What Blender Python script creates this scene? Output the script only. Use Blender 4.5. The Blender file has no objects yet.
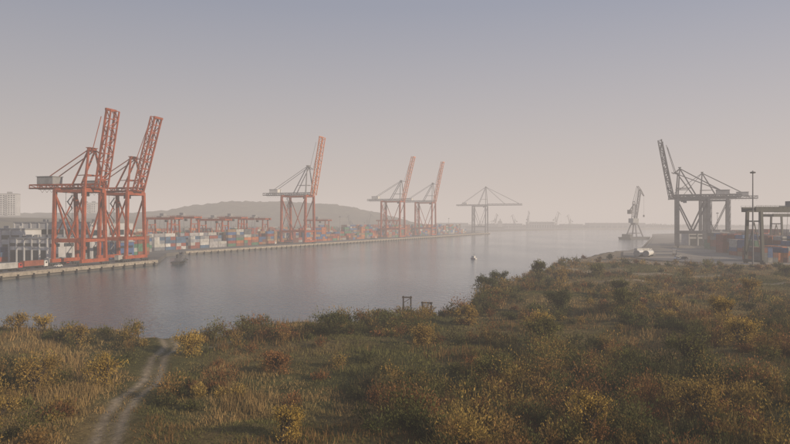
import bpy, math, random
import numpy as np
from mathutils import Vector, Matrix
random.seed(7); rng=np.random.default_rng(7)
sc=bpy.context.scene
COL=sc.collection

# ------------------------------------------------------------------ materials
def nm(name):
    m=bpy.data.materials.new(name); m.use_nodes=True
    nt=m.node_tree; nt.nodes.clear()
    out=nt.nodes.new('ShaderNodeOutputMaterial')
    return m,nt,out
def paint(name,c,rough=0.6,dirt=0.35,scale=0.25,metal=0.0,bump=0.0):
    m,nt,out=nm(name)
    b=nt.nodes.new('ShaderNodeBsdfPrincipled'); b.inputs['Roughness'].default_value=rough
    b.inputs['Metallic'].default_value=metal
    tc=nt.nodes.new('ShaderNodeTexCoord'); n=nt.nodes.new('ShaderNodeTexNoise')
    n.inputs['Scale'].default_value=scale; n.inputs['Detail'].default_value=6; n.inputs['Roughness'].default_value=0.65
    nt.links.new(tc.outputs['Object'],n.inputs['Vector'])
    r=nt.nodes.new('ShaderNodeValToRGB')
    r.color_ramp.elements[0].position=0.35; r.color_ramp.elements[1].position=0.65
    d=[x*(1-dirt) for x in c]; 
    r.color_ramp.elements[0].color=(d[0],d[1],d[2],1); r.color_ramp.elements[1].color=(c[0],c[1],c[2],1)
    nt.links.new(n.outputs['Fac'],r.inputs['Fac']); nt.links.new(r.outputs['Color'],b.inputs['Base Color'])
    nt.links.new(b.outputs[0],out.inputs[0]); return m
M_or=paint('orange_paint',(0.36,0.085,0.035),dirt=.5); M_or2=paint('orange_paint_bright',(0.60,0.18,0.045))
M_wh=paint('white_paint',(0.62,0.62,0.62),dirt=.25); M_gy=paint('grey_paint',(0.25,0.26,0.28))
M_lg=paint('light_grey_paint',(0.34,0.35,0.38)); M_dk=paint('dark_steel',(0.05,0.055,0.06))
M_st=paint('port_crane_grey',(0.13,0.135,0.155),dirt=.45)
M_gr=paint('green_grey_steel',(0.035,0.042,0.042)); M_bl=paint('blue_paint',(0.06,0.12,0.28))
M_rd=paint('red_paint',(0.45,0.05,0.03)); M_wd=paint('wet_wood',(0.045,0.035,0.03),rough=.9)
M_rb=paint('rubber',(0.02,0.02,0.02),rough=.9); M_gl=paint('dark_glass',(0.03,0.04,0.05),rough=.15)
M_conc2=paint('weathered_concrete',(0.34,0.30,0.25),rough=.9,scale=.5,dirt=.5)
M_asph=paint('asphalt_yard',(0.13,0.125,0.12),rough=.9,scale=.03,dirt=.45)
M_yard=paint('sandy_yard',(0.23,0.205,0.175),rough=.95,scale=.03,dirt=.45)
M_bldg=paint('pale_cladding',(0.46,0.47,0.50),dirt=.3,scale=.08)
M_bark=paint('bark',(0.07,0.055,0.04),rough=.95,scale=3)
def attr_mat(name,trans=0.0,rough=.8,corr=False):
    m,nt,out=nm(name)
    a=nt.nodes.new('ShaderNodeAttribute'); a.attribute_name='Col'
    if trans>0:
        d=nt.nodes.new('ShaderNodeBsdfDiffuse'); t=nt.nodes.new('ShaderNodeBsdfTranslucent'); x=nt.nodes.new('ShaderNodeMixShader')
        x.inputs[0].default_value=trans
        nt.links.new(a.outputs['Color'],d.inputs['Color']); nt.links.new(a.outputs['Color'],t.inputs['Color'])
        nt.links.new(d.outputs[0],x.inputs[1]); nt.links.new(t.outputs[0],x.inputs[2]); nt.links.new(x.outputs[0],out.inputs[0])
    else:
        b=nt.nodes.new('ShaderNodeBsdfPrincipled'); b.inputs['Roughness'].default_value=rough
        nt.links.new(b.outputs[0],out.inputs[0])
        tc=nt.nodes.new('ShaderNodeTexCoord'); n=nt.nodes.new('ShaderNodeTexNoise'); n.inputs['Scale'].default_value=.4; n.inputs['Detail'].default_value=6
        nt.links.new(tc.outputs['Object'],n.inputs['Vector'])
        mr=nt.nodes.new('ShaderNodeMapRange'); mr.inputs[1].default_value=.3; mr.inputs[2].default_value=.7; mr.inputs[3].default_value=.6; mr.inputs[4].default_value=1.1
        nt.links.new(n.outputs['Fac'],mr.inputs[0])
        mx=nt.nodes.new('ShaderNodeVectorMath'); mx.operation='SCALE'
        nt.links.new(a.outputs['Color'],mx.inputs[0]); nt.links.new(mr.outputs[0],mx.inputs['Scale']); nt.links.new(mx.outputs[0],b.inputs['Base Color'])
        if corr:
            w=nt.nodes.new('ShaderNodeTexWave'); w.inputs['Scale'].default_value=1.1; w.bands_direction='Y'
            nt.links.new(tc.outputs['Object'],w.inputs['Vector'])
            bp=nt.nodes.new('ShaderNodeBump'); bp.inputs['Strength'].default_value=.6; bp.inputs['Distance'].default_value=.08
            nt.links.new(w.outputs['Fac'],bp.inputs['Height']); nt.links.new(bp.outputs[0],b.inputs['Normal'])
    return m
M_leaf=attr_mat('foliage',.3); M_cont=attr_mat('container_steel',0,.65,True)

# ------------------------------------------------------------------ mesh builder
class MB:
    def __init__(s): s.v=[]; s.f=[]; s.c=[]
    def _add(s,vs,fs,c=None):
        o=len(s.v); s.v+= [tuple(v) for v in vs]; s.f+=[tuple(i+o for i in f) for f in fs]; s.c+=[c]*len(fs)
    def box(s,x0,x1,y0,y1,z0,z1,c=None,M=None):
        vs=[(x,y,z) for z in (z0,z1) for (x,y) in ((x0,y0),(x1,y0),(x1,y1),(x0,y1))]
        if M is not None: vs=[M@Vector(v) for v in vs]
        s._add(vs,[(3,2,1,0),(4,5,6,7),(0,1,5,4),(1,2,6,5),(2,3,7,6),(3,0,4,7)],c)
    def beam(s,p,q,w,h=None,c=None,w2=None):
        h=h or w; p=Vector(p); q=Vector(q); d=(q-p)
        if d.length<1e-6: return
        d.normalize(); up=Vector((0,0,1))
        if abs(d.z)>.97: up=Vector((1,0,0))
        a=d.cross(up).normalized(); b=a.cross(d).normalized()
        k=(w2/w) if w2 else 1
        vs=[p+a*sx*w/2+b*sy*h/2 for sx,sy in ((-1,-1),(1,-1),(1,1),(-1,1))]+[q+a*sx*w/2*k+b*sy*h/2*k for sx,sy in ((-1,-1),(1,-1),(1,1),(-1,1))]
        s._add(vs,[(0,1,2,3),(7,6,5,4),(0,4,5,1),(1,5,6,2),(2,6,7,3),(3,7,4,0)],c)
    def cyl(s,p,q,r1,r2=None,n=10,c=None):
        r2=r1 if r2 is None else r2; p=Vector(p); q=Vector(q); d=(q-p).normalized(); up=Vector((0,0,1))
        if abs(d.z)>.97: up=Vector((1,0,0))
        a=d.cross(up).normalized(); b=a.cross(d)
        vs=[]
        for c0,r in ((p,r1),(q,r2)):
            for i in range(n):
                t=2*math.pi*i/n; vs.append(c0+a*r*math.cos(t)+b*r*math.sin(t))
        fs=[(i,(i+1)%n,n+(i+1)%n,n+i) for i in range(n)]+[tuple(range(n))[::-1],tuple(range(n,2*n))]
        s._add(vs,fs,c)
    def prism(s,poly,z0,z1,c=None):
        n=len(poly); vs=[(x,y,z0) for x,y in poly]+[(x,y,z1) for x,y in poly]
        s._add(vs,[(i,(i+1)%n,n+(i+1)%n,n+i) for i in range(n)]+[tuple(range(n,2*n))],c)
    def obj(s,name,mat,parent=None,loc=None,rz=0,smooth=False):
        me=bpy.data.meshes.new(name); me.from_pydata(s.v,[],s.f); me.materials.append(mat)
        if any(c is not None for c in s.c):
            a=me.attributes.new('Col','FLOAT_COLOR','FACE')
            a.data.foreach_set('color',np.array([list(c or (.3,.3,.3))+[1] for c in s.c],dtype=np.float32).ravel())
        o=bpy.data.objects.new(name,me); COL.objects.link(o)
        if parent: o.parent=parent
        if loc: o.location=loc
        o.rotation_euler[2]=rz
        if smooth:
            for p in me.polygons: p.use_smooth=True
        return o
def empty(name,loc,rz=0,scale=1):
    e=bpy.data.objects.new(name,None); e.empty_display_size=1; COL.objects.link(e); e.location=loc; e.rotation_euler[2]=rz; e.scale=(scale,)*3; return e
def np_mesh(name,V,F,mat,C=None,parent=None,smooth=False):
    me=bpy.data.meshes.new(name); k=F.shape[1]
    me.vertices.add(len(V)); me.vertices.foreach_set('co',V.astype(np.float32).ravel())
    me.loops.add(F.size); me.loops.foreach_set('vertex_index',F.astype(np.int32).ravel())
    me.polygons.add(len(F)); me.polygons.foreach_set('loop_start',np.arange(0,F.size,k,dtype=np.int32)); me.polygons.foreach_set('loop_total',np.full(len(F),k,dtype=np.int32))
    me.update(calc_edges=True); me.materials.append(mat)
    if C is not None:
        a=me.attributes.new('Col','FLOAT_COLOR','FACE' if len(C)==len(F) else 'POINT')
        a.data.foreach_set('color',np.hstack([C,np.ones((len(C),1))]).astype(np.float32).ravel())
    if smooth: me.polygons.foreach_set('use_smooth',np.ones(len(F),dtype=bool))
    o=bpy.data.objects.new(name,me); COL.objects.link(o)
    if parent: o.parent=parent
    return o

# ------------------------------------------------------------------ noise + shoreline
def vnoise(x,y,seed=0):
    xi=np.floor(x).astype(np.int64); yi=np.floor(y).astype(np.int64); fx=x-xi; fy=y-yi
    def h(a,b):
        n=(a*374761393+b*668265263+seed*1442695041)&0xffffffff
        n=((n^(n>>13))*1274126177)&0xffffffff
        return ((n^(n>>16))&0xffff)/65535.0
    u=fx*fx*(3-2*fx); w=fy*fy*(3-2*fy)
    return (h(xi,yi)*(1-u)+h(xi+1,yi)*u)*(1-w)+(h(xi,yi+1)*(1-u)+h(xi+1,yi+1)*u)*w
def fbm(x,y,seed=0,o=4):
    r=0;a=.5;t=0
    for i in range(o): r=r+a*vnoise(x*2**i,y*2**i,seed+i); t+=a; a*=.5
    return r/t
SHORE=[(-900,120),(-300,132),(-120,140),(-83,144),(-62,143),(-52,140),(-44,133),(-38,136),(-33,146),(-15,158),(1,167),(12,172),(18,182),(21,203),(28,224),(44,262),(66,315),(92,380),(118,440),(160,520),(217,598),(300,800),(1600,1000),(1600,-200),(-900,-200)]
def sdist(x,y,poly):
    x=np.asarray(x,float); y=np.asarray(y,float); d=np.full(x.shape,1e18); ins=np.zeros(x.shape,bool); n=len(poly)
    for i in range(n):
        ax,ay=poly[i]; bx,by=poly[(i+1)%n]; ex=bx-ax; ey=by-ay
        t=np.clip(((x-ax)*ex+(y-ay)*ey)/(ex*ex+ey*ey),0,1)
        d=np.minimum(d,(x-ax-t*ex)**2+(y-ay-t*ey)**2)
        if ay!=by:
            c=((ay>y)!=(by>y))&(x<(bx-ax)*(y-ay)/(by-ay)+ax); ins^=c
    return np.where(ins,1,-1)*np.sqrt(d)
def pdist(x,y,line):
    d=np.full(np.shape(x),1e18)
    for (ax,ay),(bx,by) in zip(line[:-1],line[1:]):
        ex=bx-ax; ey=by-ay; t=np.clip(((x-ax)*ex+(y-ay)*ey)/(ex*ex+ey*ey),0,1)
        d=np.minimum(d,(x-ax-t*ex)**2+(y-ay-t*ey)**2)
    return np.sqrt(d)
PATH=[(-24,40),(-26.5,58),(-29,69),(-32,78),(-33.5,86),(-34,95),(-37,105),(-40,116),(-40.5,124),(-44,131)]
PATH2=[(-40,114),(-36,122),(-30,130),(-20,140),(-5,150)]
PATH3=[(60,250),(110,240),(170,215),(260,190)]
PATH4=[(72,300),(120,285),(190,262),(280,255)]
YARD=[(205,575),(217,598),(392,1040),(470,1250),(1500,2300),(2500,2300),(2500,330),(330,330),(178,352),(150,395),(150,450),(172,515)]
def sstep(a,b,x):
    t=np.clip((x-a)/(b-a),0,1); return t*t*(3-2*t)
def zt(x,y):
    x=np.asarray(x,float); y=np.asarray(y,float)
    wob=(fbm(x/14,y/14,5,3)-.5)*7
    d=sdist(x,y,SHORE)+wob
    n=fbm(x/28,y/28,1,4)-.5; n2=fbm(x/7,y/7,9,3)-.5
    far=sstep(330,400,y)
    base=3.2+(n*4.6+n2*1.5)*(1-.75*far)-.6*far
    rd=pdist(x,y,[(75,300),(130,318),(240,300),(420,280)])
    base=base+1.3*np.exp(-(rd/9)**2)
    p=pdist(x,y,PATH); base=base-.35*np.exp(-(p/2.2)**2)
    yd=sdist(x,y,YARD); ym=sstep(-14,2,yd)
    base=base*(1-ym)+2.4*ym
    return -2.6+(base+2.6)*sstep(-2,5,d)

# ------------------------------------------------------------------ ground
def spaced(segs):
    r=[]
    for a,b,s in segs: r+=list(np.arange(a,b,s))
    r.append(segs[-1][1]); return np.array(r)
gx=spaced([(-900,-260,16),(-260,-75,2.5),(-75,-15,.45),(-15,130,1.6),(130,260,3),(260,700,8),(700,1600,30)])
gy=spaced([(-200,40,8),(40,150,.7),(150,260,1.6),(260,420,3),(420,620,5),(620,1000,12)])
X,Y=np.meshgrid(gx,gy); Z=zt(X,Y)
V=np.stack([X.ravel(),Y.ravel(),Z.ravel()],1)
nx=len(gx); ny=len(gy); ii=(np.arange(ny-1)[:,None]*nx+np.arange(nx-1)[None,:]).ravel()
F=np.stack([ii,ii+1,ii+1+nx,ii+nx],1)
x=V[:,0]; y=V[:,1]
a=fbm(x/18,y/18,21,4)[:,None]; b=fbm(x/3,y/3,31,3)[:,None]
c=np.array([.165,.125,.060])*(1-sstep(.35,.65,a))+np.array([.085,.080,.036])*sstep(.35,.65,a)
c=c*(.65+.7*b)
pd=pdist(x,y,PATH); rut=np.exp(-((pd-1.0)/.6)**2)*(.75+.25*b[:,0]); rut=np.maximum(rut,np.exp(-(pd/1.6)**2)*.3); rut2=np.exp(-(pdist(x,y,PATH2)/1.0)**2)*.5
rut=np.clip(np.maximum(np.maximum(rut,rut2),np.exp(-(np.minimum(pdist(x,y,PATH3),pdist(x,y,PATH4))/2.4)**2)*.75*(b[:,0]>.35)),0,1)[:,None]
c=c*(1-rut)+np.array([.30,.25,.19])*(.7+.6*b)*rut
sand=sstep(.5,.62,fbm(x/40,y/60,77,3))*sstep(260,360,y)*sstep(60,100,x); sand=np.clip(sand+sstep(350,400,y)*.85,0,1)[:,None]
c=c*(1-sand)+np.array([.24,.20,.155])*(.7+.6*b)*sand
sd=sdist(x,y,SHORE)[:,None]; c=np.where(sd<3,c*.7,c)
m,nt,out=nm('rough_ground'); bs=nt.nodes.new('ShaderNodeBsdfDiffuse'); at=nt.nodes.new('ShaderNodeAttribute'); at.attribute_name='Col'
n=nt.nodes.new('ShaderNodeTexNoise'); n.inputs['Scale'].default_value=1.6; n.inputs['Detail'].default_value=9; n.inputs['Roughness'].default_value=.75
tc=nt.nodes.new('ShaderNodeTexCoord'); nt.links.new(tc.outputs['Object'],n.inputs['Vector'])
mr=nt.nodes.new('ShaderNodeMapRange'); mr.inputs[1].default_value=.3; mr.inputs[2].default_value=.7; mr.inputs[3].default_value=.5; mr.inputs[4].default_value=1.35
vm=nt.nodes.new('ShaderNodeVectorMath'); vm.operation='SCALE'; bp=nt.nodes.new('ShaderNodeBump'); bp.inputs['Distance'].default_value=.5; bp.inputs['Strength'].default_value=.8
nt.links.new(n.outputs['Fac'],mr.inputs[0]); nt.links.new(mr.outputs[0],vm.inputs['Scale']); nt.links.new(at.outputs['Color'],vm.inputs[0]); nt.links.new(vm.outputs[0],bs.inputs['Color'])
nt.links.new(n.outputs['Fac'],bp.inputs['Height']); nt.links.new(bp.outputs[0],bs.inputs['Normal']); nt.links.new(bs.outputs[0],out.inputs[0])
np_mesh('ground',V,F,m,c,smooth=True)

# water
m,nt,out=nm('harbour_water'); b=nt.nodes.new('ShaderNodeBsdfPrincipled'); b.inputs['Base Color'].default_value=(.035,.075,.105,1); b.inputs['Roughness'].default_value=.08; b.inputs['IOR'].default_value=1.33
tc=nt.nodes.new('ShaderNodeTexCoord'); mp=nt.nodes.new('ShaderNodeMapping'); mp.inputs['Rotation'].default_value=(0,0,.5); mp.inputs['Scale'].default_value=(1,.45,1)
n1=nt.nodes.new('ShaderNodeTexNoise'); n1.inputs['Scale'].default_value=.55; n1.inputs['Detail'].default_value=5; n1.inputs['Roughness'].default_value=.6
n2=nt.nodes.new('ShaderNodeTexNoise'); n2.inputs['Scale'].default_value=.012; n2.inputs['Detail'].default_value=4
mr=nt.nodes.new('ShaderNodeMapRange'); mr.inputs[1].default_value=.4; mr.inputs[2].default_value=.62; mr.inputs[3].default_value=.4; mr.inputs[4].default_value=1.0
mu=nt.nodes.new('ShaderNodeMath'); mu.operation='MULTIPLY'
bp=nt.nodes.new('ShaderNodeBump'); bp.inputs['Strength'].default_value=1.0; bp.inputs['Distance'].default_value=.45
nt.links.new(tc.outputs['Object'],mp.inputs[0]); nt.links.new(mp.outputs[0],n1.inputs['Vector']); nt.links.new(mp.outputs[0],n2.inputs['Vector'])
nt.links.new(n2.outputs['Fac'],mr.inputs[0]); nt.links.new(n1.outputs['Fac'],mu.inputs[0]); nt.links.new(mr.outputs[0],mu.inputs[1])
nt.links.new(mu.outputs[0],bp.inputs['Height']); nt.links.new(bp.outputs[0],b.inputs['Normal']); nt.links.new(b.outputs[0],out.inputs[0])
w=MB(); w._add([(-9000,-3000,0),(9000,-3000,0),(9000,14000,0),(-9000,14000,0)],[(0,1,2,3)]); w.obj('water',m)

# ------------------------------------------------------------------ land slabs and quays
QA=math.atan2(.93,.366)
def q2(s,off):
    ux,uy=.366,.9306; return (-159+ux*s-uy*off, 518+uy*s+ux*off)
def q1(s,off):
    ux,uy=.268,.963; return (-170+ux*s-uy*off, 290+uy*s+ux*off)
LEFT=[(-209,150),(-139.5,400),(-141,405),(-166,498),(-159,518),(198,1425),(150,1520),(250,1800),(700,2350),(-3500,2350),(-3500,150)]
s=MB(); s.prism(LEFT,-3,2.5); s.obj('terminal_pavement',M_asph)
s=MB(); s.prism(YARD,-3,3.0); s.obj('yard_pavement',M_yard)
s=MB(); s.prism([(-9000,2350.5),(9000,2350.5),(9000,13000),(-9000,13000)],-3,3.2); s.obj('far_land',M_yard)
def quay(name,a,b,z,water_side):
    a=Vector((a[0],a[1],0)); b=Vector((b[0],b[1],0)); d=(b-a); L=d.length; d.normalize(); nrm=Vector((d.y,-d.x,0))*water_side
    e=empty(name,(0,0,0))
    cap=MB(); cap.beam(a+nrm*.35+Vector((0,0,z-.55)),b+nrm*.35+Vector((0,0,z-.55)),1.2,1.5); cap.obj('cap_beam',M_conc2,e)
    k=MB(); k.beam(a-nrm*.2+Vector((0,0,z+.31)),b-nrm*.2+Vector((0,0,z+.31)),.3,.22); k.obj('edge_kerb',M_conc2,e)
    f=MB(); r=MB(); t=4
    while t<L:
        p=a+d*t+nrm*1.1; f.box(-.35,.35,-.35,.35,-1,z-.6,M=Matrix.Translation(p)@Matrix.Rotation(math.atan2(d.y,d.x),4,'Z'))
        p2=a+d*(t+3)-nrm*.9; r.cyl(p2+Vector((0,0,z)),p2+Vector((0,0,z+.6)),.22,.32,8); t+=9
    f.obj('fender_piles',M_rb,e); r.obj('bollards',M_dk,e)
    for o_ in (3.5,):
        rl=MB(); rl.beam(a-nrm*o_+Vector((0,0,z+.06)),b-nrm*o_+Vector((0,0,z+.06)),.25,.1); rl.obj('crane_rail',M_dk,e)
quay('quay_wall',(-209,150),(-139.5,400),2.5,1)
quay('quay_wall',(-159,518),(198,1425),2.5,1)
quay('quay_wall',(217,598),(392,1040),3.0,-1)

# ------------------------------------------------------------------ ship-to-shore gantry crane
def truss(mb,p,q,wv,dep,n,t=.5,upv=None,widev=(0,1,0)):
    p=Vector(p); q=Vector(q); d=(q-p).normalized(); wd=Vector(widev); up=wd.cross(d).normalized()
    if up.z<0 and abs(up.z)>.2: up=-up
    for sg in (-1,1):
        a0=p+wd*sg*wv/2; a1=q+wd*sg*wv/2
        mb.beam(a0,a1,t,t*1.1); mb.beam(a0+up*dep,a1+up*dep,t*.8,t*.8)
        for i in range(n+1):
            u=i/n; c=a0.lerp(a1,u); mb.beam(c,c+up*dep,t*.45)
            if i<n:
                c2=a0.lerp(a1,(i+1)/n)
                if i%2: mb.beam(c,c2+up*dep,t*.45)
                else: mb.beam(c+up*dep,c2,t*.45)
    for i in range(n+1):
        c=p.lerp(q,i/n); mb.beam(c-wd*wv/2,c+wd*wv/2,t*.55); mb.beam(c-wd*wv/2+up*dep,c+wd*wv/2+up*dep,t*.4)
        if i<n:
            c2=p.lerp(q,(i+1)/n); sg=1 if i%2 else -1
            mb.beam(c-wd*sg*wv/2+up*dep,c2+wd*sg*wv/2+up*dep,t*.35)
def sts(loc,rz,G=18,W=17,Hg=40,B=45,T=16,Ha=60,ang=80,bw=6.5,lw=1.5,m_leg=M_or,m_g=M_or,m_b=M_or,m_h=M_wh,dep=2.6):
    e=empty('container_gantry_crane',loc,rz)
    L=MB(); wt=W/2
    for u in (0,-G):
        for v in (-wt,wt):
            L.beam((u,v,2.6),(u,v*.86,Hg),lw,lw*1.1)
        L.beam((u,-wt-1.5,2.6),(u,wt+1.5,2.6),lw,1.8); L.beam((u,-wt*.9,Hg-.6),(u,wt*.9,Hg-.6),lw*.9,2.0)
        L.beam((u,-wt*.97,13),(u,wt*.97,13),lw*.7,1.5)
    hp=13
    for v in (-wt,wt):
        k=.965; L.beam((0,v*k,hp),(-G,v*k,hp),lw*.8,2.0); L.beam((0,v*.87,Hg-1),(-G,v*.87,Hg-1),lw*.6,1.3)
        L.beam((0,v*.87,Hg-2),(-G/2,v*.96,hp+1),.7); L.beam((-G,v*.87,Hg-2),(-G/2,v*.96,hp+1),.7)
    for v1,v2 in ((-wt,wt),(wt,-wt)):
        L.beam((-G,v1*.94,hp),(-G,v2*.88,Hg-2),.5)
    L.obj('portal_legs',m_leg,e)
    bo=MB()
    for u in (0,-G):
        for v in (-wt,wt):
            bo.box(u-.8,u+.8,v-3.6,v+3.6,.9,1.7)
            for k in (-2.7,-.9,.9,2.7): bo.cyl((u-.3,v+k,.5),(u+.3,v+k,.5),.5,n=10)
    bo.obj('bogies',M_dk,e)
    g=MB()
    truss(g,(-G-T,0,Hg+.8),(2.6,0,Hg+.8),bw,dep*.7,int((G+T)/4.5),.75)
    g.beam((-G-T,-bw/2-.9,Hg+.9),(2,-bw/2-.9,Hg+.9),1.0,.12); g.beam((-G-T,-bw/2-1.4,Hg+2),(2,-bw/2-1.4,Hg+2),.1)
    for i in range(int((G+T)/3)):
        x0=-G-T+i*3; g.beam((x0,bw/2+.8,Hg+.6),(x0+1.5,bw/2+.8,Hg-1.2),.1); g.beam((x0+1.5,bw/2+.8,Hg-1.2),(x0+3,bw/2+.8,Hg+.6),.1)
    g.obj('main_girder',m_g,e)
    a=math.radians(ang); hx,hz=3,Hg+.8; tip=(hx+B*math.cos(a),0,hz+B*math.sin(a))
    bm=MB(); truss(bm,(hx,0,hz),tip,bw,dep,int(B/4.2),.8)
    up=Vector((-math.sin(a),0,math.cos(a)))
    bm.beam(Vector(tip)+Vector((0,-bw/2-.6,0)),Vector(tip)+Vector((0,bw/2+.6,0)),1.2,1.2)
    bm.obj('boom',m_b,e)
    A=MB(); ap=(-1.5,Ha)
    for v in (-1,1):
        A.beam((0,v*wt*.86,Hg),(ap[0],v*2.4,ap[1]),1.1,1.1,w2=.8); A.beam((-G*.62,v*bw/2,Hg+2),(ap[0],v*2.4,ap[1]),.7)
        A.beam((ap[0],v*2.4,ap[1]),(-G-T*.75,v*bw/2,Hg+2.6),.42)
        A.beam((0,v*wt*.6,Hg+(Ha-Hg)*.35),(-G*.42,v*3,Hg+(Ha-Hg)*.35),.4)
        for fr in ((.5,.93) if ang<30 else (.42,)):
            q=Vector((hx,v*bw/2,hz)).lerp(Vector((tip[0],v*bw/2,tip[2])),fr)+up*dep
            A.beam((ap[0],v*2.4,ap[1]),q,.4)
        if ang>30:
            q=Vector((hx,v*bw/2,hz)).lerp(Vector((tip[0],v*bw/2,tip[2])),.42)+up*(dep+2.4)
            q2_=Vector((hx,v*bw/2,hz)).lerp(Vector((tip[0],v*bw/2,tip[2])),.9)+up*dep
            A.beam((ap[0],v*2.4,ap[1]),q,.3); A.beam(q,q2_,.3)
    A.beam((ap[0],-3,ap[1]),(ap[0],3,ap[1]),1.2,1.4); A.box(ap[0]-1.2,ap[0]+1.2,-3.2,3.2,Ha+.8,Ha+1.1)
    A.beam((0,-wt*.63,Hg+(Ha-Hg)*.35),(0,wt*.63,Hg+(Ha-Hg)*.35),.6)
    A.obj('a_frame_and_stays',m_g,e)
    h=MB(); h.box(-G-T*.5-5,-G-T*.5+5,-bw/2-.3,bw/2+.3,Hg+3.0,Hg+6.8); h.box(-G-T*.5-5.4,-G-T*.5+5.4,-bw/2-.7,bw/2+.7,Hg+6.803,Hg+7.1)
    h.obj('machinery_house',m_h,e)
    c=MB(); c.box(-7,-4.2,-1.4,1.4,Hg-3.6,Hg-1.0); c.box(-9.5,-3,-2.4,2.4,Hg-.9,Hg-.2); c.obj('operator_cabin',m_h,e)
    cg=MB(); cg.box(-4.19,-4.1,-1.2,1.2,Hg-3.2,Hg-1.5); cg.box(-6.8,-4.4,-1.46,-1.41,Hg-3,Hg-1.6); cg.obj('cabin_glass',M_gl,e)
    st=MB(); z=2.7; k=0
    while z<Hg-3:
        y0,y1=(wt-5,wt-1.5) if k%2 else (wt-1.5,wt-5)
        st.beam((-G-1.8,y0,z),(-G-1.8,y1,z+3.4),.7,.18); st.box(-G-2.6,-G-.9,y1-.6,y1+.6,z+3.4,z+3.5); z+=3.4; k+=1
    st.beam((-G-2.3,wt-1,2.5),(-G-2.3,wt-1,Hg),.14); st.beam((-G-2.3,wt-5.6,2.5),(-G-2.3,wt-5.6,Hg),.14)
    st.obj('stair_tower',M_gy,e)
    return e
R1=math.atan2(-.268,.963); R2=math.atan2(-.366,.9306)
sts((-156,355,2.5),R1,Hg=39.5,B=40.5,Ha=60,ang=80,G=18,T=20,m_h=M_gy)
sts((-149,393,2.5),R1,Hg=39.5,B=43,Ha=59,ang=74,G=18,T=18,m_h=M_gy)
kw=dict(G=28,W=20,lw=1.9,dep=3.0,bw=7)
x,y=q2(203,4); sts((x,y,2.5),R2,Hg=50,B=60,Ha=80,T=26,ang=80,m_leg=M_or,m_g=M_gy,m_b=M_or2,**kw)
x,y=q2(472,4); sts((x,y,2.5),R2,Hg=52,B=62,Ha=80,T=24,ang=76,m_leg=M_or,m_g=M_gy,m_b=M_or2,**kw)
x,y=q2(613,4); sts((x,y,2.5),R2,Hg=54,B=64,Ha=84,T=26,ang=78,m_leg=M_or,m_g=M_gy,m_b=M_or2,**kw)
x,y=q2(962,4); sts((x,y,2.5),R2,Hg=56,B=70,Ha=95,T=36,ang=0,m_leg=M_st,m_g=M_st,m_b=M_st,**kw)
def q3(s,off): return (217+.368*s+.9298*off, 598+.9298*s-.368*off)
R3=math.atan2(.368,-.9298)
kw=dict(G=24,W=19,lw=2.1,dep=3.2,bw=7,m_leg=M_st,m_g=M_st,m_b=M_st,m_h=M_lg)
x,y=q3(2,28); sts((x,y,3),R3,Hg=42,B=49,Ha=68,T=22,ang=79,**kw)
x,y=q3(46,27); sts((x,y,3),R3,Hg=44,B=54,Ha=66,T=30,ang=80,**kw)
x,y=q3(100,50); sts((x,y,3),R3,Hg=44,B=26,Ha=70,T=26,ang=0,**kw)

# ------------------------------------------------------------------ yard gantry cranes
def yard_gantry(loc,rz,span=24,wid=12,h=24,mat=M_or,over=4,bt=1.0):
    e=empty('yard_gantry_crane',loc,rz); g=MB()
    for u in (0,span):
        for v in (-wid/2,wid/2): g.beam((u,v,1.6),(u,v*.8,h),1.0*bt,1.1*bt)
        g.beam((u,-wid/2-1.5,1.6),(u,wid/2+1.5,1.6),1.1,1.2); g.beam((u,-wid*.43,h*.8),(u,wid*.43,h*.8),.6,.7)
        g.beam((u,-wid*.49,3),(u,0,h*.78),.4); g.beam((u,wid*.49,3),(u,0,h*.78),.4)
    for v in (-wid*.4,wid*.4): g.beam((-over,v,h+.6),(span+over,v,h+.6),1.2,2.0*bt)
    for u in (-over,0,span,span+over): g.beam((u,-wid*.4,h+.6),(u,wid*.4,h+.6),.8,1.0)
    for v in (-wid*.4-1,wid*.4+1): g.beam((-over,v,h+2.6),(span+over,v,h+2.6),.1)
    k=-over
    while k<span+over:
        for v in (-wid*.4-1,wid*.4+1): g.beam((k,v,h+1.2),(k,v,h+2.6),.08)
        k+=2.5
    g.obj('frame',mat,e)
    t=MB(); t.box(span*.4,span*.4+5,-wid*.45,wid*.45,h+1.7,h+2.5); t.box(span*.4+.5,span*.4+4.5,-2,2.2,h+2.55,h+5); t.obj('trolley',M_gy,e)
    c=MB(); c.box(span*.4+5,span*.4+7,-1,1,h-2.6,h-.5); c.box(span*.42,span*.42+2.5,-6,6,h*.45,h*.45+.5)
    for k in (-4,4): c.beam((span*.45,k,h*.46),(span*.45,k*.6,h),.12)
    c.obj('cabin_and_spreader',M_dk,e)
    w=MB()
    for u in (0,span):
        for v in (-wid/2,wid/2):
            for k in (-1.1,1.1): w.cyl((u-.35,v+k,.75),(u+.35,v+k,.75),.75,n=12)
    w.obj('wheels',M_rb,e); return e
for s_,o_,h in ((55,80,25),(86,84,26),(124,78,24),(158,83,26),(196,79,25),(330,75,24),(560,75,24)):
    x,y=q2(s_,o_); yard_gantry((x,y,2.5),R2,span=26,h=h)
yard_gantry((189,360,3),math.radians(4),span=45,wid=15,h=28,mat=M_gr,over=3,bt=1.3)
yard_gantry((262,470,3),math.radians(4),span=40,wid=14,h=26,mat=M_gr,over=6)

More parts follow.
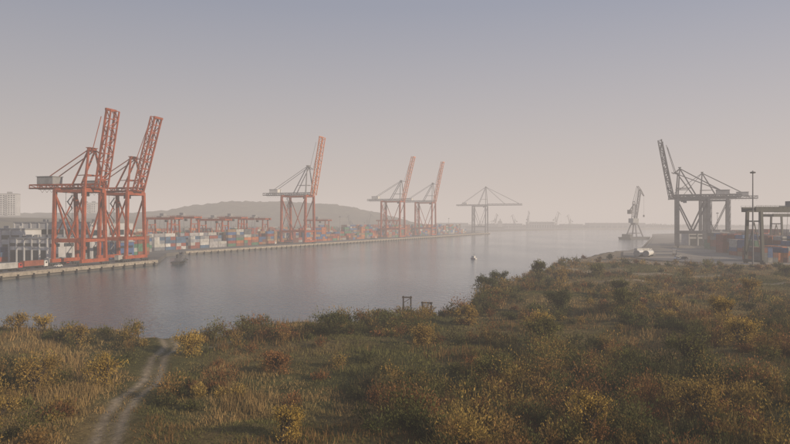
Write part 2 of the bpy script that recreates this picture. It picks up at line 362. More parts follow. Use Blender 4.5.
# ------------------------------------------------------------------ containers
CC=[(.26,.05,.03),(.20,.07,.04),(.34,.11,.035),(.04,.09,.22),(.24,.24,.24),(.36,.36,.35),(.10,.11,.12),(.06,.16,.10),(.26,.17,.10),(.24,.06,.045),(.38,.14,.05),(.15,.055,.04),(.05,.12,.26)]
def containers(loc,rz,rows,bays,tiers,pal=CC,name='container_stack',fill=.97,mn=2):
    mb=MB(); mn=min(mn,tiers)
    for r in range(rows):
        hb=random.randint(mn,tiers)
        for b in range(bays):
            if random.random()>.7: hb=random.randint(mn,tiers)
            if random.random()>fill: continue
            c0=random.choice(pal)
            for t in range(hb):
                c=c0 if random.random()<.45 else random.choice(pal); k=.8+.4*random.random(); c=tuple(q*k for q in c)
                x0=r*2.75; y0=b*12.9; z0=t*2.62
                if random.random()<.25:
                    mb.box(x0,x0+2.44,y0,y0+6.0,z0+.02,z0+2.6,c); c=tuple(q*.9 for q in random.choice(pal)); mb.box(x0,x0+2.44,y0+6.15,y0+12.2,z0+.02,z0+2.6,c)
                else: mb.box(x0,x0+2.44,y0,y0+12.2,z0+.02,z0+2.6,c)
                for yy in (y0+.1,y0+11.94):
                    mb.beam((x0+.08,yy+.05,z0+.02),(x0+.08,yy+.05,z0+2.6),.2,.4,c); mb.beam((x0+2.36,yy+.05,z0+.02),(x0+2.36,yy+.05,z0+2.6),.2,.4,c)
    return mb.obj(name,M_cont,None,loc,rz)
PALW=[(.40,.40,.39),(.48,.48,.48),(.3,.3,.32),(.2,.22,.26),(.26,.07,.05),(.05,.11,.2)]
for s_,o_,r,b,t,p in ((4,46,5,3,5,PALW),(48,46,5,4,5,PALW),(104,48,5,5,6,CC),(174,50,5,6,6,CC),(256,50,5,8,6,CC),(366,50,5,9,6,CC),(490,50,5,9,7,CC),(614,50,5,9,7,CC),(738,50,5,8,7,CC),(846,50,5,6,7,CC),
                 (30,112,6,8,6,CC),(150,112,6,9,6,CC),(290,108,6,12,7,CC),(460,108,6,14,7,CC),(680,108,6,14,7,CC),(20,165,8,12,6,CC),(200,168,8,20,6,CC)):
    x,y=q2(s_,o_); containers((x,y,2.5),R2,r,b,t,p)
for s_,o_,r,b,t,p in ((100,60,5,3,4,PALW),(60,85,4,3,3,CC),(136,58,4,3,5,CC),(150,95,8,5,5,CC)):
    x,y=q1(s_,o_); containers((x,y,2.5),R1,r,b,t,p)
for x,y,r,b,t,p in ((200,372,5,2,3,CC),(222,392,12,2,4,CC),(222,422,14,3,5,CC),(232,462,14,3,5,CC),(250,510,12,4,5,CC),(300,570,16,4,6,CC),(310,640,14,6,5,CC),(360,740,14,6,5,CC),(270,410,14,4,6,CC)):
    containers((x,y,3),math.radians(-4),r,b,t,p)

# ------------------------------------------------------------------ buildings
def hall(name,loc,rz,L,D,H,bays,wall=M_bldg,doors=True):
    e=empty(name,loc,rz); w=MB(); w.box(0,L,0,D,0,H); w.obj('walls',wall,e)
    r=MB(); r.box(-.5,L+.5,-.5,D+.5,H+.003,H+.7); 
    for i in range(4): r.box(L*(.12+.22*i),L*(.12+.22*i)+2.2,D*.4,D*.4+2.2,H+.703,H+2.2)
    r.obj('roof',M_gy,e)
    o=MB(); p=MB(); bw_=L/bays
    for i in range(bays):
        if doors: o.box(i*bw_+bw_*.14,(i+1)*bw_-bw_*.14,-.06,-.01,0,H*.52)
        o.box(i*bw_+bw_*.08,(i+1)*bw_-bw_*.08,-.06,-.01,H*.68,H*.82)
    for i in range(bays+1): p.box(i*bw_-.35,i*bw_+.35,-.5,-.003,0,H)
    k=max(2,int(D/8))
    for i in range(k):
        o.box(L+.01,L+.06,D/k*i+D/k*.15,D/k*(i+1)-D/k*.15,H*.65,H*.8); o.box(L+.01,L+.06,D/k*i+D/k*.3,D/k*(i+1)-D/k*.3,0,H*.35)
    o.obj('doors_and_windows',M_gl,e); p.obj('pilasters',wall,e)
    return e
x,y=q1(112,100); hall('port_warehouse',(x,y,2.5),R1,56,40,22,9)
x,y=q1(80,72); hall('port_warehouse',(x,y,2.5),R1,26,22,13,5)
x,y=q1(92,118); hall('port_warehouse',(x,y,2.5),R1,42,16,18,6)
x,y=q1(120,42); hall('terminal_office',(x,y,2.5),R1,12,14,10,4,wall=M_bl,doors=False)
hall('port_warehouse',(340,520,3),0,60,50,18,8,wall=M_lg); hall('port_warehouse',(275,640,3),math.radians(-4),40,20,12,5,wall=M_lg)
def flats(loc,rz,L,H,D=14):
    e=empty('apartment_block',loc,rz); w=MB(); w.box(0,L,0,D,0,H); w.obj('walls',M_bldg,e)
    r=MB(); r.box(-.4,L+.4,-.4,D+.4,H+.003,H+.8); r.box(L*.3,L*.3+5,4,10,H+.8,H+3.5); r.box(L*.7,L*.7+5,4,10,H+.8,H+3.5); r.obj('roof',M_gy,e)
    o=MB(); z=1.2
    while z<H-2:
        xx=1.2
        while xx<L-2: o.box(xx,xx+1.9,-.08,-.01,z,z+1.5); xx+=3.4
        z+=2.9
    o.obj('windows',M_gl,e)
    b=MB()
    for i in range(int(L/13.6)):
        z=1
        while z<H-2: b.box(i*13.6+4.3,i*13.6+7.6,-1.2,-.1,z,z+1.0); z+=2.9
    b.obj('balconies',M_lg,e)
flats((-575,950,34),math.radians(8),46,30); flats((-680,1000,36),math.radians(2),70,28); flats((-520,1120,40),math.radians(12),30,16)

# ------------------------------------------------------------------ hills
hx_=np.arange(-1600,500,11.); hy_=np.arange(900,2350,13.)
X,Y=np.meshgrid(hx_,hy_)
prof=np.interp(X,[-1600,-900,-700,-620,-560,-480,-330,-200,-120,-40,40,120,180],[45,48,50,56,70,82,84,78,66,48,28,10,0])
rise=sstep(0,1,np.clip((Y-(1500+np.clip(X+700,0,900)*.4))/330,0,1))
rise2=sstep(0,1,np.clip((Y-900)/60,0,1))*sstep(-420,-600,X)*36
Zh=np.maximum(prof*rise,rise2)-4+ (fbm(X/40,Y/40,3,4)-.5)*12*np.clip(prof*rise/20,0,1)+rng.random(X.shape)*6*np.clip(prof*rise/20,0,1)
V=np.stack([X.ravel()+rng.normal(0,2,X.size),Y.ravel(),Zh.ravel()],1); nx=len(hx_); ny=len(hy_); ii=(np.arange(ny-1)[:,None]*nx+np.arange(nx-1)[None,:]).ravel()
F=np.stack([ii,ii+1,ii+1+nx,ii+nx],1); cc=(fbm(V[:,0]/60,V[:,1]/60,13,4)[:,None])
c=np.array([.04,.05,.03])*(1-cc)+np.array([.10,.08,.04])*cc; c*=rng.uniform(.5,1.3,(len(c),1))
np_mesh('hill',V,F,M_leaf,c)

# ------------------------------------------------------------------ foliage generator
def leaves(cx,cy,cz,n,sx,sz,size,cols,updir=.6,shell=.55,asp=.55,jit=(.65,1.4)):
    N=len(cx)
    d=rng.normal(size=(N,3)); d/=np.linalg.norm(d,axis=1)[:,None]
    r=rng.random(N)**shell; 
    lob=1+.35*np.sin(d[:,0]*5+cx*3)*np.cos(d[:,1]*4+cy*2)
    P=np.stack([cx+d[:,0]*r*sx*lob, cy+d[:,1]*r*sx*lob, cz+sz*(.5+.5*d[:,2]*r*lob)],1)
    ax=rng.normal(size=(N,3))*(1-updir)+np.array([0,0,1])*updir+d*.4; ax/=np.linalg.norm(ax,axis=1)[:,None]
    bx=np.cross(ax,rng.normal(size=(N,3))); bx/=np.linalg.norm(bx,axis=1)[:,None]
    s=size[:,None]*rng.uniform(.6,1.3,(N,1)); a_=ax*s*1.3; b_=bx*s*asp
    V=np.stack([P-a_,P+b_*1.0-a_*.1,P+a_,P-b_-a_*.1],1).reshape(-1,3); F=np.arange(4*N).reshape(N,4)
    C=cols*rng.uniform(jit[0],jit[1],(N,1)); return V,F,C
def onland(x,y):
    return (sdist(x,y,SHORE)+(fbm(x/14,y/14,5,3)-.5)*7>3.0)
NS=8200
yy=58*(420/58)**(rng.random(NS)**.72); xx=rng.uniform(-1,1,NS)*(.66*yy+6)
dn=fbm(xx/14,yy/22,41,3); sh=sdist(xx,yy,SHORE)
prob=sstep(.45,.54,dn)*.92+.035+np.exp(-((sh-7)/5)**2)*.5
left=(xx<-.30*yy)&(yy<150); prob=np.where(left,prob*.35,prob)
prob=np.where((xx>.25*yy)&(yy>150),prob*.6,prob); prob=np.where((yy>330),prob*.25,prob)
pdd=np.minimum(pdist(xx,yy,PATH),pdist(xx,yy,PATH2)+1.5)
pdd=np.minimum(pdd,np.minimum(pdist(xx,yy,PATH3),pdist(xx,yy,PATH4)))
keep=(rng.random(NS)<prob)&onland(xx,yy)&(pdd>3.8)&(sdist(xx,yy,YARD)<-3)
xx=xx[keep]; yy=yy[keep]; nS=len(xx)
R=rng.uniform(.7,1.5,nS)*(.75+1.0*fbm(xx/22,yy/22,41,3)); big=rng.random(nS)<.13; R*=np.where(big,1.85,1)
Hh=R*rng.uniform(1.0,1.9,nS)
R=R*np.where(yy>250,1.25,1)
pal=np.array([[.075,.082,.032],[.105,.105,.038],[.065,.068,.030],[.20,.125,.048],[.26,.185,.060],[.19,.098,.044],[.12,.115,.042],[.23,.155,.05],[.08,.075,.035]])
pick=(fbm(xx/13,yy/13,55,2)*1.7*9+rng.normal(0,.9,nS)-3.0).astype(int)%9
sb=rng.uniform(.7,1.3,nS)
nl=np.where(yy<110,300,np.where(yy<180,180,80)); nl=np.where(big,(nl*1.7).astype(int),nl); rep=np.repeat(np.arange(nS),nl)
zz=zt(xx,yy)-.15
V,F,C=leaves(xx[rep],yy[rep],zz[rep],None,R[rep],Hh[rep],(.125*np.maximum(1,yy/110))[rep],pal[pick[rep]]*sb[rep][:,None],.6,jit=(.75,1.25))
zrel=np.clip((V.reshape(-1,4,3)[:,0,2]-zz[rep])/Hh[rep],0,1)[:,None]; C=C*(.55+.8*zrel)  # shade painted into the leaf colour: darker toward each shrub's base
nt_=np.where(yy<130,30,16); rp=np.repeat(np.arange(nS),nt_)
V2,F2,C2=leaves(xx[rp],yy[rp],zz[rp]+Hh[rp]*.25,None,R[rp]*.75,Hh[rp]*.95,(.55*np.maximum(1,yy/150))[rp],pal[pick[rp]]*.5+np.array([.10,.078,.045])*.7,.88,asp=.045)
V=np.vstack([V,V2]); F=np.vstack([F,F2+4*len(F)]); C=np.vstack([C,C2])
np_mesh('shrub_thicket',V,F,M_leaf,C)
print('shrubs',nS,len(F))
def grass(name,NG,wblade,hmul,NB,colA,colB,mask):
    yy=52*(430/52)**(rng.random(NG)**.8); xx=rng.uniform(-1,1,NG)*(.66*yy+6)
    pp=pdist(xx,yy,PATH)
    k=onland(xx,yy)&((pp>1.9+.8*(fbm(xx/2,yy/2,8,2)-.5))|(pp<.45))&(sdist(xx,yy,YARD)<-1)&mask(xx,yy)
    k&=(np.minimum(pdist(xx,yy,PATH3),pdist(xx,yy,PATH4))>1.8)&((yy<350)|(rng.random(NG)<.25))
    xx=xx[k]; yy=yy[k]; N=len(xx)
    g=fbm(xx/12,yy/12,61,3); tall=sstep(.45,.62,g)
    gr=sstep(.42,.58,fbm(xx/20,yy/20,71,3))[:,None]; gc=np.array(colA)*(1-gr)+np.array(colB)*gr
    zz=zt(xx,yy); hgt=(.25+.7*tall*rng.random(N)+.2*rng.random(N))*hmul; hgt*=np.where(pdist(xx,yy,PATH)<3.6,.35,1)
    rep=np.repeat(np.arange(N),NB); n=len(rep)
    bx=xx[rep]+rng.normal(0,.35,n); by=yy[rep]+rng.normal(0,.35,n); bz=zz[rep]-.05
    th=rng.random(n)*math.pi; wv=wblade*np.maximum(1,yy[rep]/90)*rng.uniform(.6,1.4,n); h=hgt[rep]*rng.uniform(.6,1.3,n)
    lx=rng.normal(0,.25,n)*h; ly=rng.normal(0,.25,n)*h
    V=np.stack([np.stack([bx-np.cos(th)*wv,by-np.sin(th)*wv,bz],1),np.stack([bx+np.cos(th)*wv,by+np.sin(th)*wv,bz],1),np.stack([bx+lx,by+ly,bz+h],1)],1).reshape(-1,3)
    F=np.arange(3*n).reshape(n,3); C=gc[rep]*rng.uniform(.6,1.45,(n,1))*(.7+.6*fbm(bx/2.5,by/2.5,99,2)[:,None])
    np_mesh(name,V,F,M_leaf,C)
grass('grass',90000,.05,.9,4,(.25,.185,.085),(.125,.12,.048),lambda x,y:np.ones(len(x),bool))
grass('dry_weeds',50000,.045,1.8,4,(.30,.205,.095),(.20,.125,.055),lambda x,y:fbm(x/9,y/12,123,3)>.55)

# individual shrubs / small trees
def tree(name,x,y,h,r,col,nleaf=1400,size=.13,up=.5):
    z=float(zt(np.array([x]),np.array([y]))[0])-.1
    e=empty(name,(x,y,z)); t=MB(); pts=[]
    def limb(p,d,L,rad,lv):
        q=p+d*L; t.cyl(p,q,rad,rad*.6,6); 
        if lv==0: pts.append(q); pts.append(p.lerp(q,.6)); return
        for _ in range(3 if lv>1 else 4):
            nd=(d*1.0+Vector((random.gauss(0,.5),random.gauss(0,.5),random.uniform(0,.45)))).normalized()
            limb(p.lerp(q,random.uniform(.55,1)),nd,L*random.uniform(.55,.8),rad*.55,lv-1)
    for _ in range(4 if r>h*.35 else 1):
        d=Vector((random.gauss(0,.22),random.gauss(0,.22),1)).normalized(); limb(Vector((0,0,0)),d,h*.26,.035*h**.7,3)
    mz=max(p.z for p in pts); k=h/mz; t.v=[(a*k,b*k,c*k) for a,b,c in t.v]
    t.obj('trunk_and_limbs',M_bark,e)
    P=np.array([list(p*k) for p in pts])
    P[:,:2]*=min(1.3,r/max(1e-3,np.percentile(np.abs(P[:,:2]),92)))
    low=P[rng.integers(0,len(P),len(P)//2)].copy(); low[:,2]*=rng.uniform(.15,.8,len(low)); P=np.vstack([P,low])
    idx=rng.integers(0,len(P),nleaf); c=P[idx]+rng.normal(0,.10*h**.8,(nleaf,3)); c[:,2]=np.maximum(c[:,2],.1)
    cols=np.array(col)[None,:]*(.7+.6*(vnoise(c[:,0]*1.2+50+x,c[:,2]*1.2+y,3)[:,None]))
    z0=np.zeros(nleaf); V,F,C=leaves(c[:,0],c[:,1],c[:,2],None,z0+.12*h**.6,z0+.1,z0+size,cols,up)
    np_mesh('foliage',V,F,M_leaf,C,e)
YE=(.34,.235,.065); OC=(.27,.185,.06); OL=(.125,.12,.045); RU=(.22,.115,.05); DG=(.075,.082,.036)
for nme,x,y,h,r,col,nl,s_ in [('autumn_bush',-35.0,117,4.8,1.9,YE,2600,.12),('autumn_bush',-58,125,4.2,1.6,OC,1500,.12),('autumn_bush',-74,134,4.0,1.8,OC,1500,.13),('autumn_bush',-68,132,3.6,1.6,YE,1200,.13),
  ('autumn_bush',-50,134,3.8,1.2,OC,1000,.13),('autumn_bush',-45.5,86,5.4,2.3,OC,2800,.11),('autumn_bush',-39,92,4.4,1.7,YE,2000,.11),('autumn_bush',-42,70,4.8,2.1,OC,2500,.1),('autumn_bush',-11,66,3.6,1.5,YE,1800,.1),
  ('willow_bush',13,92,5.0,2.9,OL,3200,.12),('willow_bush',26,118,5.6,3.3,OL,3200,.13),('willow_bush',34,76,5.0,2.6,OC,3000,.1),('willow_bush',42,96,5.8,3.3,OL,3400,.12),('autumn_bush',20,70,4.8,2.2,YE,2600,.1),
  ('birch_sapling',50,236,8.5,2.5,OL,2200,.2),('willow_bush',35,232,5.5,3.3,DG,2000,.2),('willow_bush',27,205,5.2,3.2,DG,2200,.19),('willow_bush',40,165,6.2,3.8,DG,3400,.16),('willow_bush',54,160,5.8,3.4,OL,3200,.16),
  ('willow_bush',62,188,5,3,OL,2000,.18),('autumn_bush',70,150,4.8,2.6,YE,2200,.15),('autumn_bush',5,120,3.8,2.4,OC,2200,.13),('willow_bush',-12,132,4.6,2.8,DG,2600,.14),('autumn_bush',-18,102,3.6,2.2,RU,2200,.12),
  ('willow_bush',85,140,5.6,3.2,OL,2600,.15),('autumn_bush',56,110,4.8,2.5,YE,2400,.12),('willow_bush',47,74,5.6,2.8,OL,3300,.1),('autumn_bush',3,74,3.8,2.0,RU,2200,.1),('birch_sapling',63,258,5.5,2,OC,1300,.2),('willow_bush',78,262,5.0,3.4,OL,1700,.22),('autumn_bush',115,270,4.6,3,OC,1300,.22),('willow_bush',150,262,4.6,3.4,OL,1300,.22),
  ('autumn_bush',30,138,4.6,2.2,YE,2000,.14),('birch_sapling',62,128,5.8,1.9,YE,2000,.14),('autumn_bush',16,148,4.2,2.2,OC,1800,.15),('birch_sapling',92,178,6,2,OC,1800,.18)]:
    tree(nme,x,y,h,r,col,nl,s_)

# ------------------------------------------------------------------ harbour level-luffing crane on a barge
def portal_crane(loc,rz,s=1.0,mat=M_gy,barge=True,name='portal_crane'):
    e=empty(name,loc,rz,s)
    if barge:
        b=MB(); b._add([(-22,-9,-1),(22,-9,-1),(22,9,-1),(-22,9,-1),(-26,-9,3),(26,-9,3),(26,9,3),(-26,9,3)],[(3,2,1,0),(4,5,6,7),(0,1,5,4),(1,2,6,5),(2,3,7,6),(3,0,4,7)])
        b.box(-21,-14,-6,6,3.003,7); b.obj('pontoon',M_dk,e)
    z0=3 if barge else 0; g=MB()
    for a in (-1,1):
        for b_ in (-1,1): g.beam((a*8,b_*8,z0),(a*3.5,b_*3.5,z0+16),1.4)
    for a in (-1,1): g.beam((a*6.6,-6.6,z0+5),(a*6.6,6.6,z0+5),.9); g.beam((-6.6,a*6.6,z0+5),(6.6,a*6.6,z0+5),.9)
    g.cyl((0,0,z0+16),(0,0,z0+19),5,5,14)
    for a in (-1,1):
        g.beam((-3,a*2.6,z0+19),(-1,a*1.4,z0+48),.9); g.beam((4,a*2.6,z0+19),(-1,a*1.4,z0+48),.7)
        for k in range(5): 
            zz=z0+21+k*5; g.beam((-3+k*.35,a*2.5,zz),(4-k*.85,a*2.4,zz+3),.4)
    g.beam((-1,-1.6,z0+48),(-1,1.6,z0+48),.8); g.obj('portal_and_tower',mat,e)
    c=MB(); c.box(-9,5,-3.5,3.5,z0+19.003,z0+25); c.box(5.003,7.5,-1.5,1.5,z0+20.5,z0+23.5); c.obj('slewing_house',M_gy,e)
    j=MB(); p=Vector((4,0,z0+24)); q=Vector((15,0,z0+64)); truss(j,p,q,3.0,2.0,9,.7)
    for a in (-1,1): j.beam(q+Vector((0,a*1.2,0)),(24,a*.5,z0+56),.7); j.beam(q+Vector((0,a*1.2,0)),(8,a*1,z0+69),.7); j.beam((8,a,z0+69),(-1,a*1.4,z0+48),.45); j.beam((8,a,z0+69),(24,a*.5,z0+56),.3)
    j.beam((24,0,z0+56),(24,0,z0+30),.15); j.box(23.2,24.8,-.8,.8,z0+27,z0+30)
    j.obj('luffing_jib',mat,e)
    w=MB(); w.beam((-1,0,z0+44),(-11,0,z0+36),1.2); w.box(-13.5,-9,-2.5,2.5,z0+31,z0+36.5); w.obj('counterweight',M_dk,e)
portal_crane((350,1000,0),math.radians(40),1.08,M_st,name='floating_crane')
for x,y,s_,r in ((560,2380,.85,20),(420,2400,.7,150),(470,2420,.9,60),(620,2420,.7,190),(350,2390,.75,40),(-60,1500,.6,30),(-100,1540,.55,140)):
    portal_crane((x,y,3),math.radians(r),s_,M_dk,False)
for x,y,L,D,H in ((330,2420,120,60,16),(480,2450,90,60,22),(600,2440,70,60,14),(700,2460,200,60,18),(150,2430,110,60,18),(30,2400,80,60,14)):
    hall('port_warehouse',(x,y,3.2),0,L,D,H,10,wall=M_st)
N=26000; x=rng.uniform(-300,2600,N); y=rng.uniform(2500,2560,N)
hh=6+14*fbm(x/60,y/60,88,4)
V,F,C=leaves(x,y,np.full(N,3.),None,np.full(N,6.),hh,np.full(N,2.2),np.tile(np.array([[.06,.055,.03]]),(N,1)),.2)
np_mesh('distant_tree_belt',V,F,M_leaf,C)
N=26000; x=rng.uniform(-700,120,N); y=1010+ (x+700)*.55+rng.uniform(-15,15,N)
hh=8+12*fbm(x/30,y/30,89,4)
V,F,C=leaves(x,y,np.full(N,2.5),None,np.full(N,5.),hh,np.full(N,1.1),np.tile(np.array([[.06,.058,.03]]),(N,1)),.2)
np_mesh('distant_tree_belt',V,F,M_leaf,C)

# ------------------------------------------------------------------ floodlight masts
def mast(loc,h,mat=M_gy):
    e=empty('floodlight_mast',loc); m_=MB(); m_.cyl((0,0,0),(0,0,h),.45,.24,10); m_.cyl((0,0,0),(0,0,.5),1.1,1.1,10); m_.obj('pole',mat,e)
    r=MB(); r.cyl((0,0,h-.8),(0,0,h-.5),.9,.9,12); 
    for i in range(8):
        t=i*math.pi/4; cx,cy=1.1*math.cos(t),1.1*math.sin(t); r.box(-.3,.3,-.18,.18,-.3,.3,M=Matrix.Translation((cx,cy,h-1))@Matrix.Rotation(t+math.pi/2,4,'Z')@Matrix.Rotation(.5,4,'X'))
    r.obj('lamp_ring',mat,e)
mast((181,346,3),48,M_st)
for s_,o_ in ((150,36),(340,36),(560,36),(800,36)):
    x,y=q2(s_,o_); mast((x,y,2.5),30)
for p in ((300,500),(330,700),(250,470)): mast((p[0],p[1],3),32)

# ------------------------------------------------------------------ vehicles
def wheel(mb,x,y,r=.5,w=.3): mb.cyl((x,y-w/2,r),(x,y+w/2,r),r,r,14)
def truck(loc,rz,cab=M_rd,cont=(.3,.3,.3)):
    e=empty('container_truck',loc,rz); c=MB()
    c._add([(6.2,-1.2,.8),(8.4,-1.2,.8),(8.4,1.2,.8),(6.2,1.2,.8),(6.2,-1.2,3.5),(8.0,-1.2,3.5),(8.0,1.2,3.5),(6.2,1.2,3.5),(8.45,-1.2,2.0),(8.45,1.2,2.0)],
      [(3,2,1,0),(4,5,6,7),(0,1,8,5,4),(1,2,9,8),(8,9,6,5),(2,3,7,6,9),(3,0,4,7)]); c.obj('cab',cab,e)
    g=MB(); g._add([(8.44,-1.05,2.15),(8.44,1.05,2.15),(8.06,1.05,3.3),(8.06,-1.05,3.3)],[(0,1,2,3)]); g.box(6.9,7.9,-1.22,-1.203,2.2,3.1); g.box(6.9,7.9,1.203,1.22,2.2,3.1); g.obj('windows',M_gl,e)
    t=MB(); t.box(-6.5,7.5,-.5,.5,.75,1.1); t.box(-6.5,5.8,-1.2,1.2,1.12,1.3); t.obj('chassis',M_dk,e)
    b=MB(); b.box(-6.4,5.7,-1.22,1.22,1.32,3.92,cont); b.beam((-6.42,-1.18,1.32),(-6.42,-1.18,3.92),.12,c=cont); b.beam((-6.42,1.18,1.32),(-6.42,1.18,3.92),.12,c=cont); b.obj('container',M_cont,e)
    w=MB()
    for x in (7.4,3.8,2.7,-3.2,-4.4,-5.6):
        for y in (-1,1): wheel(w,x,y)
    w.obj('wheels',M_rb,e)
def car(loc,rz,mat):
    e=empty('parked_car',loc,rz); pr=[(-2.1,.35),(2.1,.35),(2.15,.75),(1.2,.95),(.5,1.45),(-1.2,1.45),(-1.9,1.0),(-2.15,.9)]
    b=MB(); n=len(pr); b._add([(x,-.85,z) for x,z in pr]+[(x,.85,z) for x,z in pr],[tuple(range(n)),tuple(range(2*n-1,n-1,-1))]+[(i,n+i,n+(i+1)%n,(i+1)%n) for i in range(n)]); b.obj('body',mat,e)
    g=MB(); 
    for y in (-.86,.86): g._add([(-1.5,y,1.0),(.95,y,1.0),(.45,y,1.36),(-1.1,y,1.36)],[(0,1,2,3)])
    g._add([(1.17,-.75,1.0),(1.17,.75,1.0),(.58,.7,1.42),(.58,-.7,1.42)],[(0,1,2,3)]); g.obj('windows',M_gl,e)
    w=MB()
    for x in (1.35,-1.35):
        for y in (-.78,.78): wheel(w,x,y,.33,.22)
    w.obj('wheels',M_rb,e)
a1=math.atan2(.963,.268)
for s_,o_,m_,cc in ((18,12,M_rd,(.4,.4,.4)),(38,16,M_wh,(.25,.08,.05)),(98,10,M_bl,(.35,.35,.35)),(62,24,M_rd,(.2,.22,.25))):
    x,y=q1(s_,o_); truck((x,y,2.5),a1,m_,cc)
for s_,o_,m_ in ((5,14,M_rd),(9,14,M_wh),(13,18,M_dk),(28,20,M_wh),(33,20,M_gy),(50,12,M_wh),(24,9,M_dk),(-4,16,M_gy)):
    x,y=q1(s_,o_); car((x,y,2.5),a1+random.choice((0,math.pi,1.57)),m_)
for s_,o_ in ((160,24),(230,22),(420,26)):
    x,y=q2(s_,o_); truck((x,y,2.5),QA,M_wh,(.28,.1,.06))
car((165,400,3),.4,M_wh); car((172,406,3),.4,M_dk); car((178,430,3),.2,M_gy); truck((186,455,3),1.2,M_wh,(.35,.35,.35)); truck((170,470,3),.5,M_wh,(.45,.45,.45))
f=MB(); 
for i in range(70):
    x,y=q1(-60+i*2.5,34); f.beam((x,y,2.5),(x,y,4.7),.1)
for zz in (3.2,4.0,4.6):
    f.beam((*q1(-60,34),zz),(*q1(113,34),zz),.06)
f.obj('wire_fence',M_gy)

# ------------------------------------------------------------------ boats
def hull(mb,L,B,H,bow=.3,n=10):
    st=[]
    for i in range(n+1):
        u=i/n; w=B/2*(1-max(0,(u-(1-bow))/bow)**2.0)*(.85+.15*min(1,u*4)); sh=H*(1+.35*max(0,u-.6)/.4)
        st.append((-L/2+L*u,max(w,.03),sh))
    vs=[]; 
    for x,w,h in st: vs+=[(x,-w*.7,-.6),(x,-w,h),(x,w,h),(x,w*.7,-.6)]
    fs=[]
    for i in range(n):
        a=i*4; b=a+4; fs+=[(a,b,b+1,a+1),(a+1,b+1,b+2,a+2),(a+2,b+2,b+3,a+3)]
    fs+=[(0,1,2,3),(4*n+3,4*n+2,4*n+1,4*n)]; mb._add(vs,fs)
def tug(loc,rz):
    e=empty('tugboat',loc,rz); h=MB(); hull(h,18,5.6,1.6); h.obj('hull',M_dk,e)
    w=MB(); w.box(-3,4.5,-1.8,1.8,1.62,3.4); w.box(-.5,3.6,-1.4,1.4,3.403,5.2); w.box(-.8,4.0,-1.7,1.7,5.203,5.35); w.obj('wheelhouse',M_st,e)
    g=MB(); g.box(3.61,3.66,-1.2,1.2,4.0,4.9); g.box(-.2,3.4,-1.45,-1.41,4.0,4.9); g.box(-.2,3.4,1.41,1.45,4.0,4.9); g.obj('windows',M_gl,e)
    m_=MB(); m_.cyl((-1.8,0,3.4),(-1.8,0,5.8),.5,.45,10); m_.beam((1.2,0,5.3),(1.2,0,8.7),.12); m_.beam((1.2,-1,7.6),(1.2,1,7.6),.08); m_.obj('funnel_and_mast',M_dk,e)
    f=MB()
    for i in range(7):
        for y in (-1,1): f.cyl((-7+i*1.8,y*2.78,1.0),(-7+i*1.8,y*2.98,1.0),.45,.45,10)
    f.obj('tyre_fenders',M_rb,e)
tug((-130,411,0),math.radians(95)); tug((-137,440,0),math.radians(112))
b=MB(); b.box(-9,9,-3,3,-.5,1.1); b.box(-8.7,-8.3,-2.8,2.8,1.1,1.8); b.box(8.3,8.7,-2.8,2.8,1.1,1.8); b.obj('work_pontoon',M_dk,None,(-142,455,0),math.radians(108))
# moored freighter faint at the far shore
e=empty('cargo_ship',(300,2290,0),math.radians(176)); h=MB(); hull(h,130,20,9,.18,14); h.obj('hull',M_dk,e)
h=MB(); h.box(-58,-44,-8,8,9.3,26); h.box(-56,-46,-9.5,9.5,26.003,29); h.cyl((-52,0,29),(-52,0,36),2.4,2,12); h.obj('superstructure',M_gy,e)
h=MB()
for u in (-25,5,35): h.beam((u,0,9.3),(u,0,30),1.4); h.beam((u,0,28),(u+16,0,22),.9); h.box(u-9,u+9,-7,7,9.3,11.5)
h.obj('deck_cranes_and_hatches',M_st,e)
def small_boat(loc,rz):
    e=empty('motor_boat',loc,rz); h=MB(); hull(h,5.0,2.0,.7); h.obj('hull',M_wh,e)
    s=MB(); s.beam((-2.3,-.98,.5),(1.2,-1.02,.5),.06,.16); s.beam((-2.3,.98,.5),(1.2,1.02,.5),.06,.16); s.obj('rubbing_strake',M_rd,e)
    w=MB(); w.box(-1.2,1.0,-.7,.7,.7,2.0); w.box(-1.35,1.15,-.8,.8,2.003,2.1); w.obj('cabin',M_wh,e); g=MB(); g.box(1.01,1.05,-.6,.6,1.3,1.85); g.box(-1.0,.9,-.74,-.71,1.3,1.8); g.obj('windows',M_gl,e)
    m_=MB(); m_.beam((-.5,0,2.1),(-.5,0,3.4),.08); m_.obj('mast',M_dk,e)
    k=MB(); 
    for sg in (-1,1):
        k._add([(-2.4,sg*.4,.03),(-2.4,sg*.8,.03),(-9,sg*1.8,.03),(-9,sg*1.4,.03)],[(0,1,2,3) if sg<0 else (3,2,1,0)])
    k.obj('wake',M_wh,e)
small_boat((53,462,0),math.radians(130))
def dolphin(loc,rz,w,h):
    e=empty('wooden_pile_frame',loc,rz); p=MB()
    p.cyl((-w/2,0,-2),(-w/2,0,h),.24,.2,8); p.cyl((w/2,0,-2),(w/2,0,h*.95),.24,.2,8); p.cyl((-w/2+.25,.5,-2),(-w/2+.1,.2,h*.8),.18,.16,8); p.obj('piles',M_wd,e)
    b=MB(); b.beam((-w/2-.35,0,h*.86),(w/2+.35,0,h*.82),.3,.4); b.beam((-w/2,.05,h*.3),(w/2,.05,h*.75),.15); b.obj('crossbeams',M_wd,e)
dolphin((3.6,204,0),.2,2.3,3.0); dolphin((9.2,198,0),-.1,2.6,1.9)
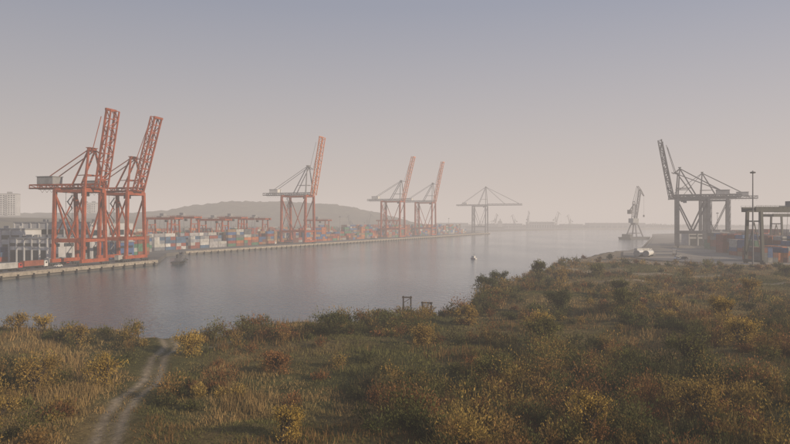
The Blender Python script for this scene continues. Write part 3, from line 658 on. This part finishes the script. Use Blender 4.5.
def section(loc,rz,L,r1,r2):
    e=empty('tower_section',loc,rz); t=MB(); t.cyl((0,0,r1),(L,0,r1),r1,r2,24); o=t.obj('shell',M_wh,e)
    f=MB(); f.cyl((-.25,0,r1),(-.003,0,r1),r1*1.03,r1*1.03,24); f.cyl((L+.003,0,r1),(L+.25,0,r1),r2*1.03,r2*1.03,24); f.cyl((-.4,0,r1),(-.26,0,r1),r1*.85,r1*.85,24); f.obj('flanges',M_gy,e)
    s_=MB()
    for u in (.2,.8): s_.box(L*u-.4,L*u+.4,-r1*.9,r1*.9,-.8,.5)
    s_.obj('cradles',M_dk,e)
section((152,430,3.3),math.radians(62),20,1.9,1.6); section((157,428,3.3),math.radians(60),20,1.9,1.5)

# ------------------------------------------------------------------ haze (absorbing volume over the harbour; its emission stands in for scattered light)
m,nt,out=nm('emissive_harbour_haze'); SIG=.00050
va=nt.nodes.new('ShaderNodeVolumeAbsorption'); va.inputs['Color'].default_value=(0,0,0,1); va.inputs['Density'].default_value=SIG
em=nt.nodes.new('ShaderNodeEmission'); em.inputs['Color'].default_value=(.63,.55,.50,1); em.inputs['Strength'].default_value=SIG
ad=nt.nodes.new('ShaderNodeAddShader'); nt.links.new(va.outputs[0],ad.inputs[0]); nt.links.new(em.outputs[0],ad.inputs[1]); nt.links.new(ad.outputs[0],out.inputs['Volume'])
hz=MB(); hz.box(-6000,6000,-2500,9500,-6,160); hz.obj('haze',m)

# ------------------------------------------------------------------ world, sun, camera
SV=Vector((.84,-.54,0)).normalized(); EL=math.radians(20)
SV=Vector((SV.x*math.cos(EL),SV.y*math.cos(EL),math.sin(EL)))
W=bpy.data.worlds.new('World'); sc.world=W; W.use_nodes=True; nt=W.node_tree; nt.nodes.clear()
out=nt.nodes.new('ShaderNodeOutputWorld'); bg=nt.nodes.new('ShaderNodeBackground'); bg.inputs['Strength'].default_value=.1
sk=nt.nodes.new('ShaderNodeTexSky'); sk.sky_type='NISHITA'; sk.sun_disc=False; sk.sun_elevation=EL; sk.sun_rotation=math.atan2(SV.x,SV.y); sk.dust_density=4; sk.air_density=1.2
tc=nt.nodes.new('ShaderNodeTexCoord'); sp=nt.nodes.new('ShaderNodeSeparateXYZ'); rp=nt.nodes.new('ShaderNodeValToRGB')
nt.links.new(tc.outputs['Generated'],sp.inputs[0]); nt.links.new(sp.outputs['Z'],rp.inputs['Fac'])
E=rp.color_ramp.elements; E[0].position=0; E[0].color=(.59,.52,.48,1); E[1].position=1; E[1].color=(.21,.29,.44,1)
for p,c in ((.1,(.49,.455,.465,1)),(.3,(.275,.305,.40,1))): e=E.new(p); e.color=c
vs=nt.nodes.new('ShaderNodeVectorMath'); vs.operation='SCALE'
ma=nt.nodes.new('ShaderNodeMath'); ma.operation='MULTIPLY_ADD'; ma.inputs[1].default_value=2.2; ma.inputs[2].default_value=10
nt.links.new(sp.outputs['X'],ma.inputs[0]); nt.links.new(ma.outputs[0],vs.inputs['Scale'])
mx=nt.nodes.new('ShaderNodeMix'); mx.data_type='RGBA'; mx.inputs[0].default_value=.12
nt.links.new(rp.outputs[0],vs.inputs[0]); nt.links.new(vs.outputs[0],mx.inputs[6]); nt.links.new(sk.outputs[0],mx.inputs[7]); nt.links.new(mx.outputs[2],bg.inputs['Color']); nt.links.new(bg.outputs[0],out.inputs[0])
L=bpy.data.lights.new('sun','SUN'); L.energy=5.0; L.angle=math.radians(.6); L.color=(1,.80,.56); lo=bpy.data.objects.new('sun',L); COL.objects.link(lo); lo.rotation_euler=(-SV).to_track_quat('-Z','Y').to_euler()
cam=bpy.data.cameras.new('camera'); co=bpy.data.objects.new('camera',cam); COL.objects.link(co); co.location=(0,0,25); co.rotation_euler=(math.radians(90),0,0)
cam.sensor_width=36; cam.lens=36*684/790; cam.clip_end=30000; cam.clip_start=.5; sc.camera=co
sc.view_settings.view_transform='Standard'; sc.view_settings.look='None'; sc.view_settings.exposure=0
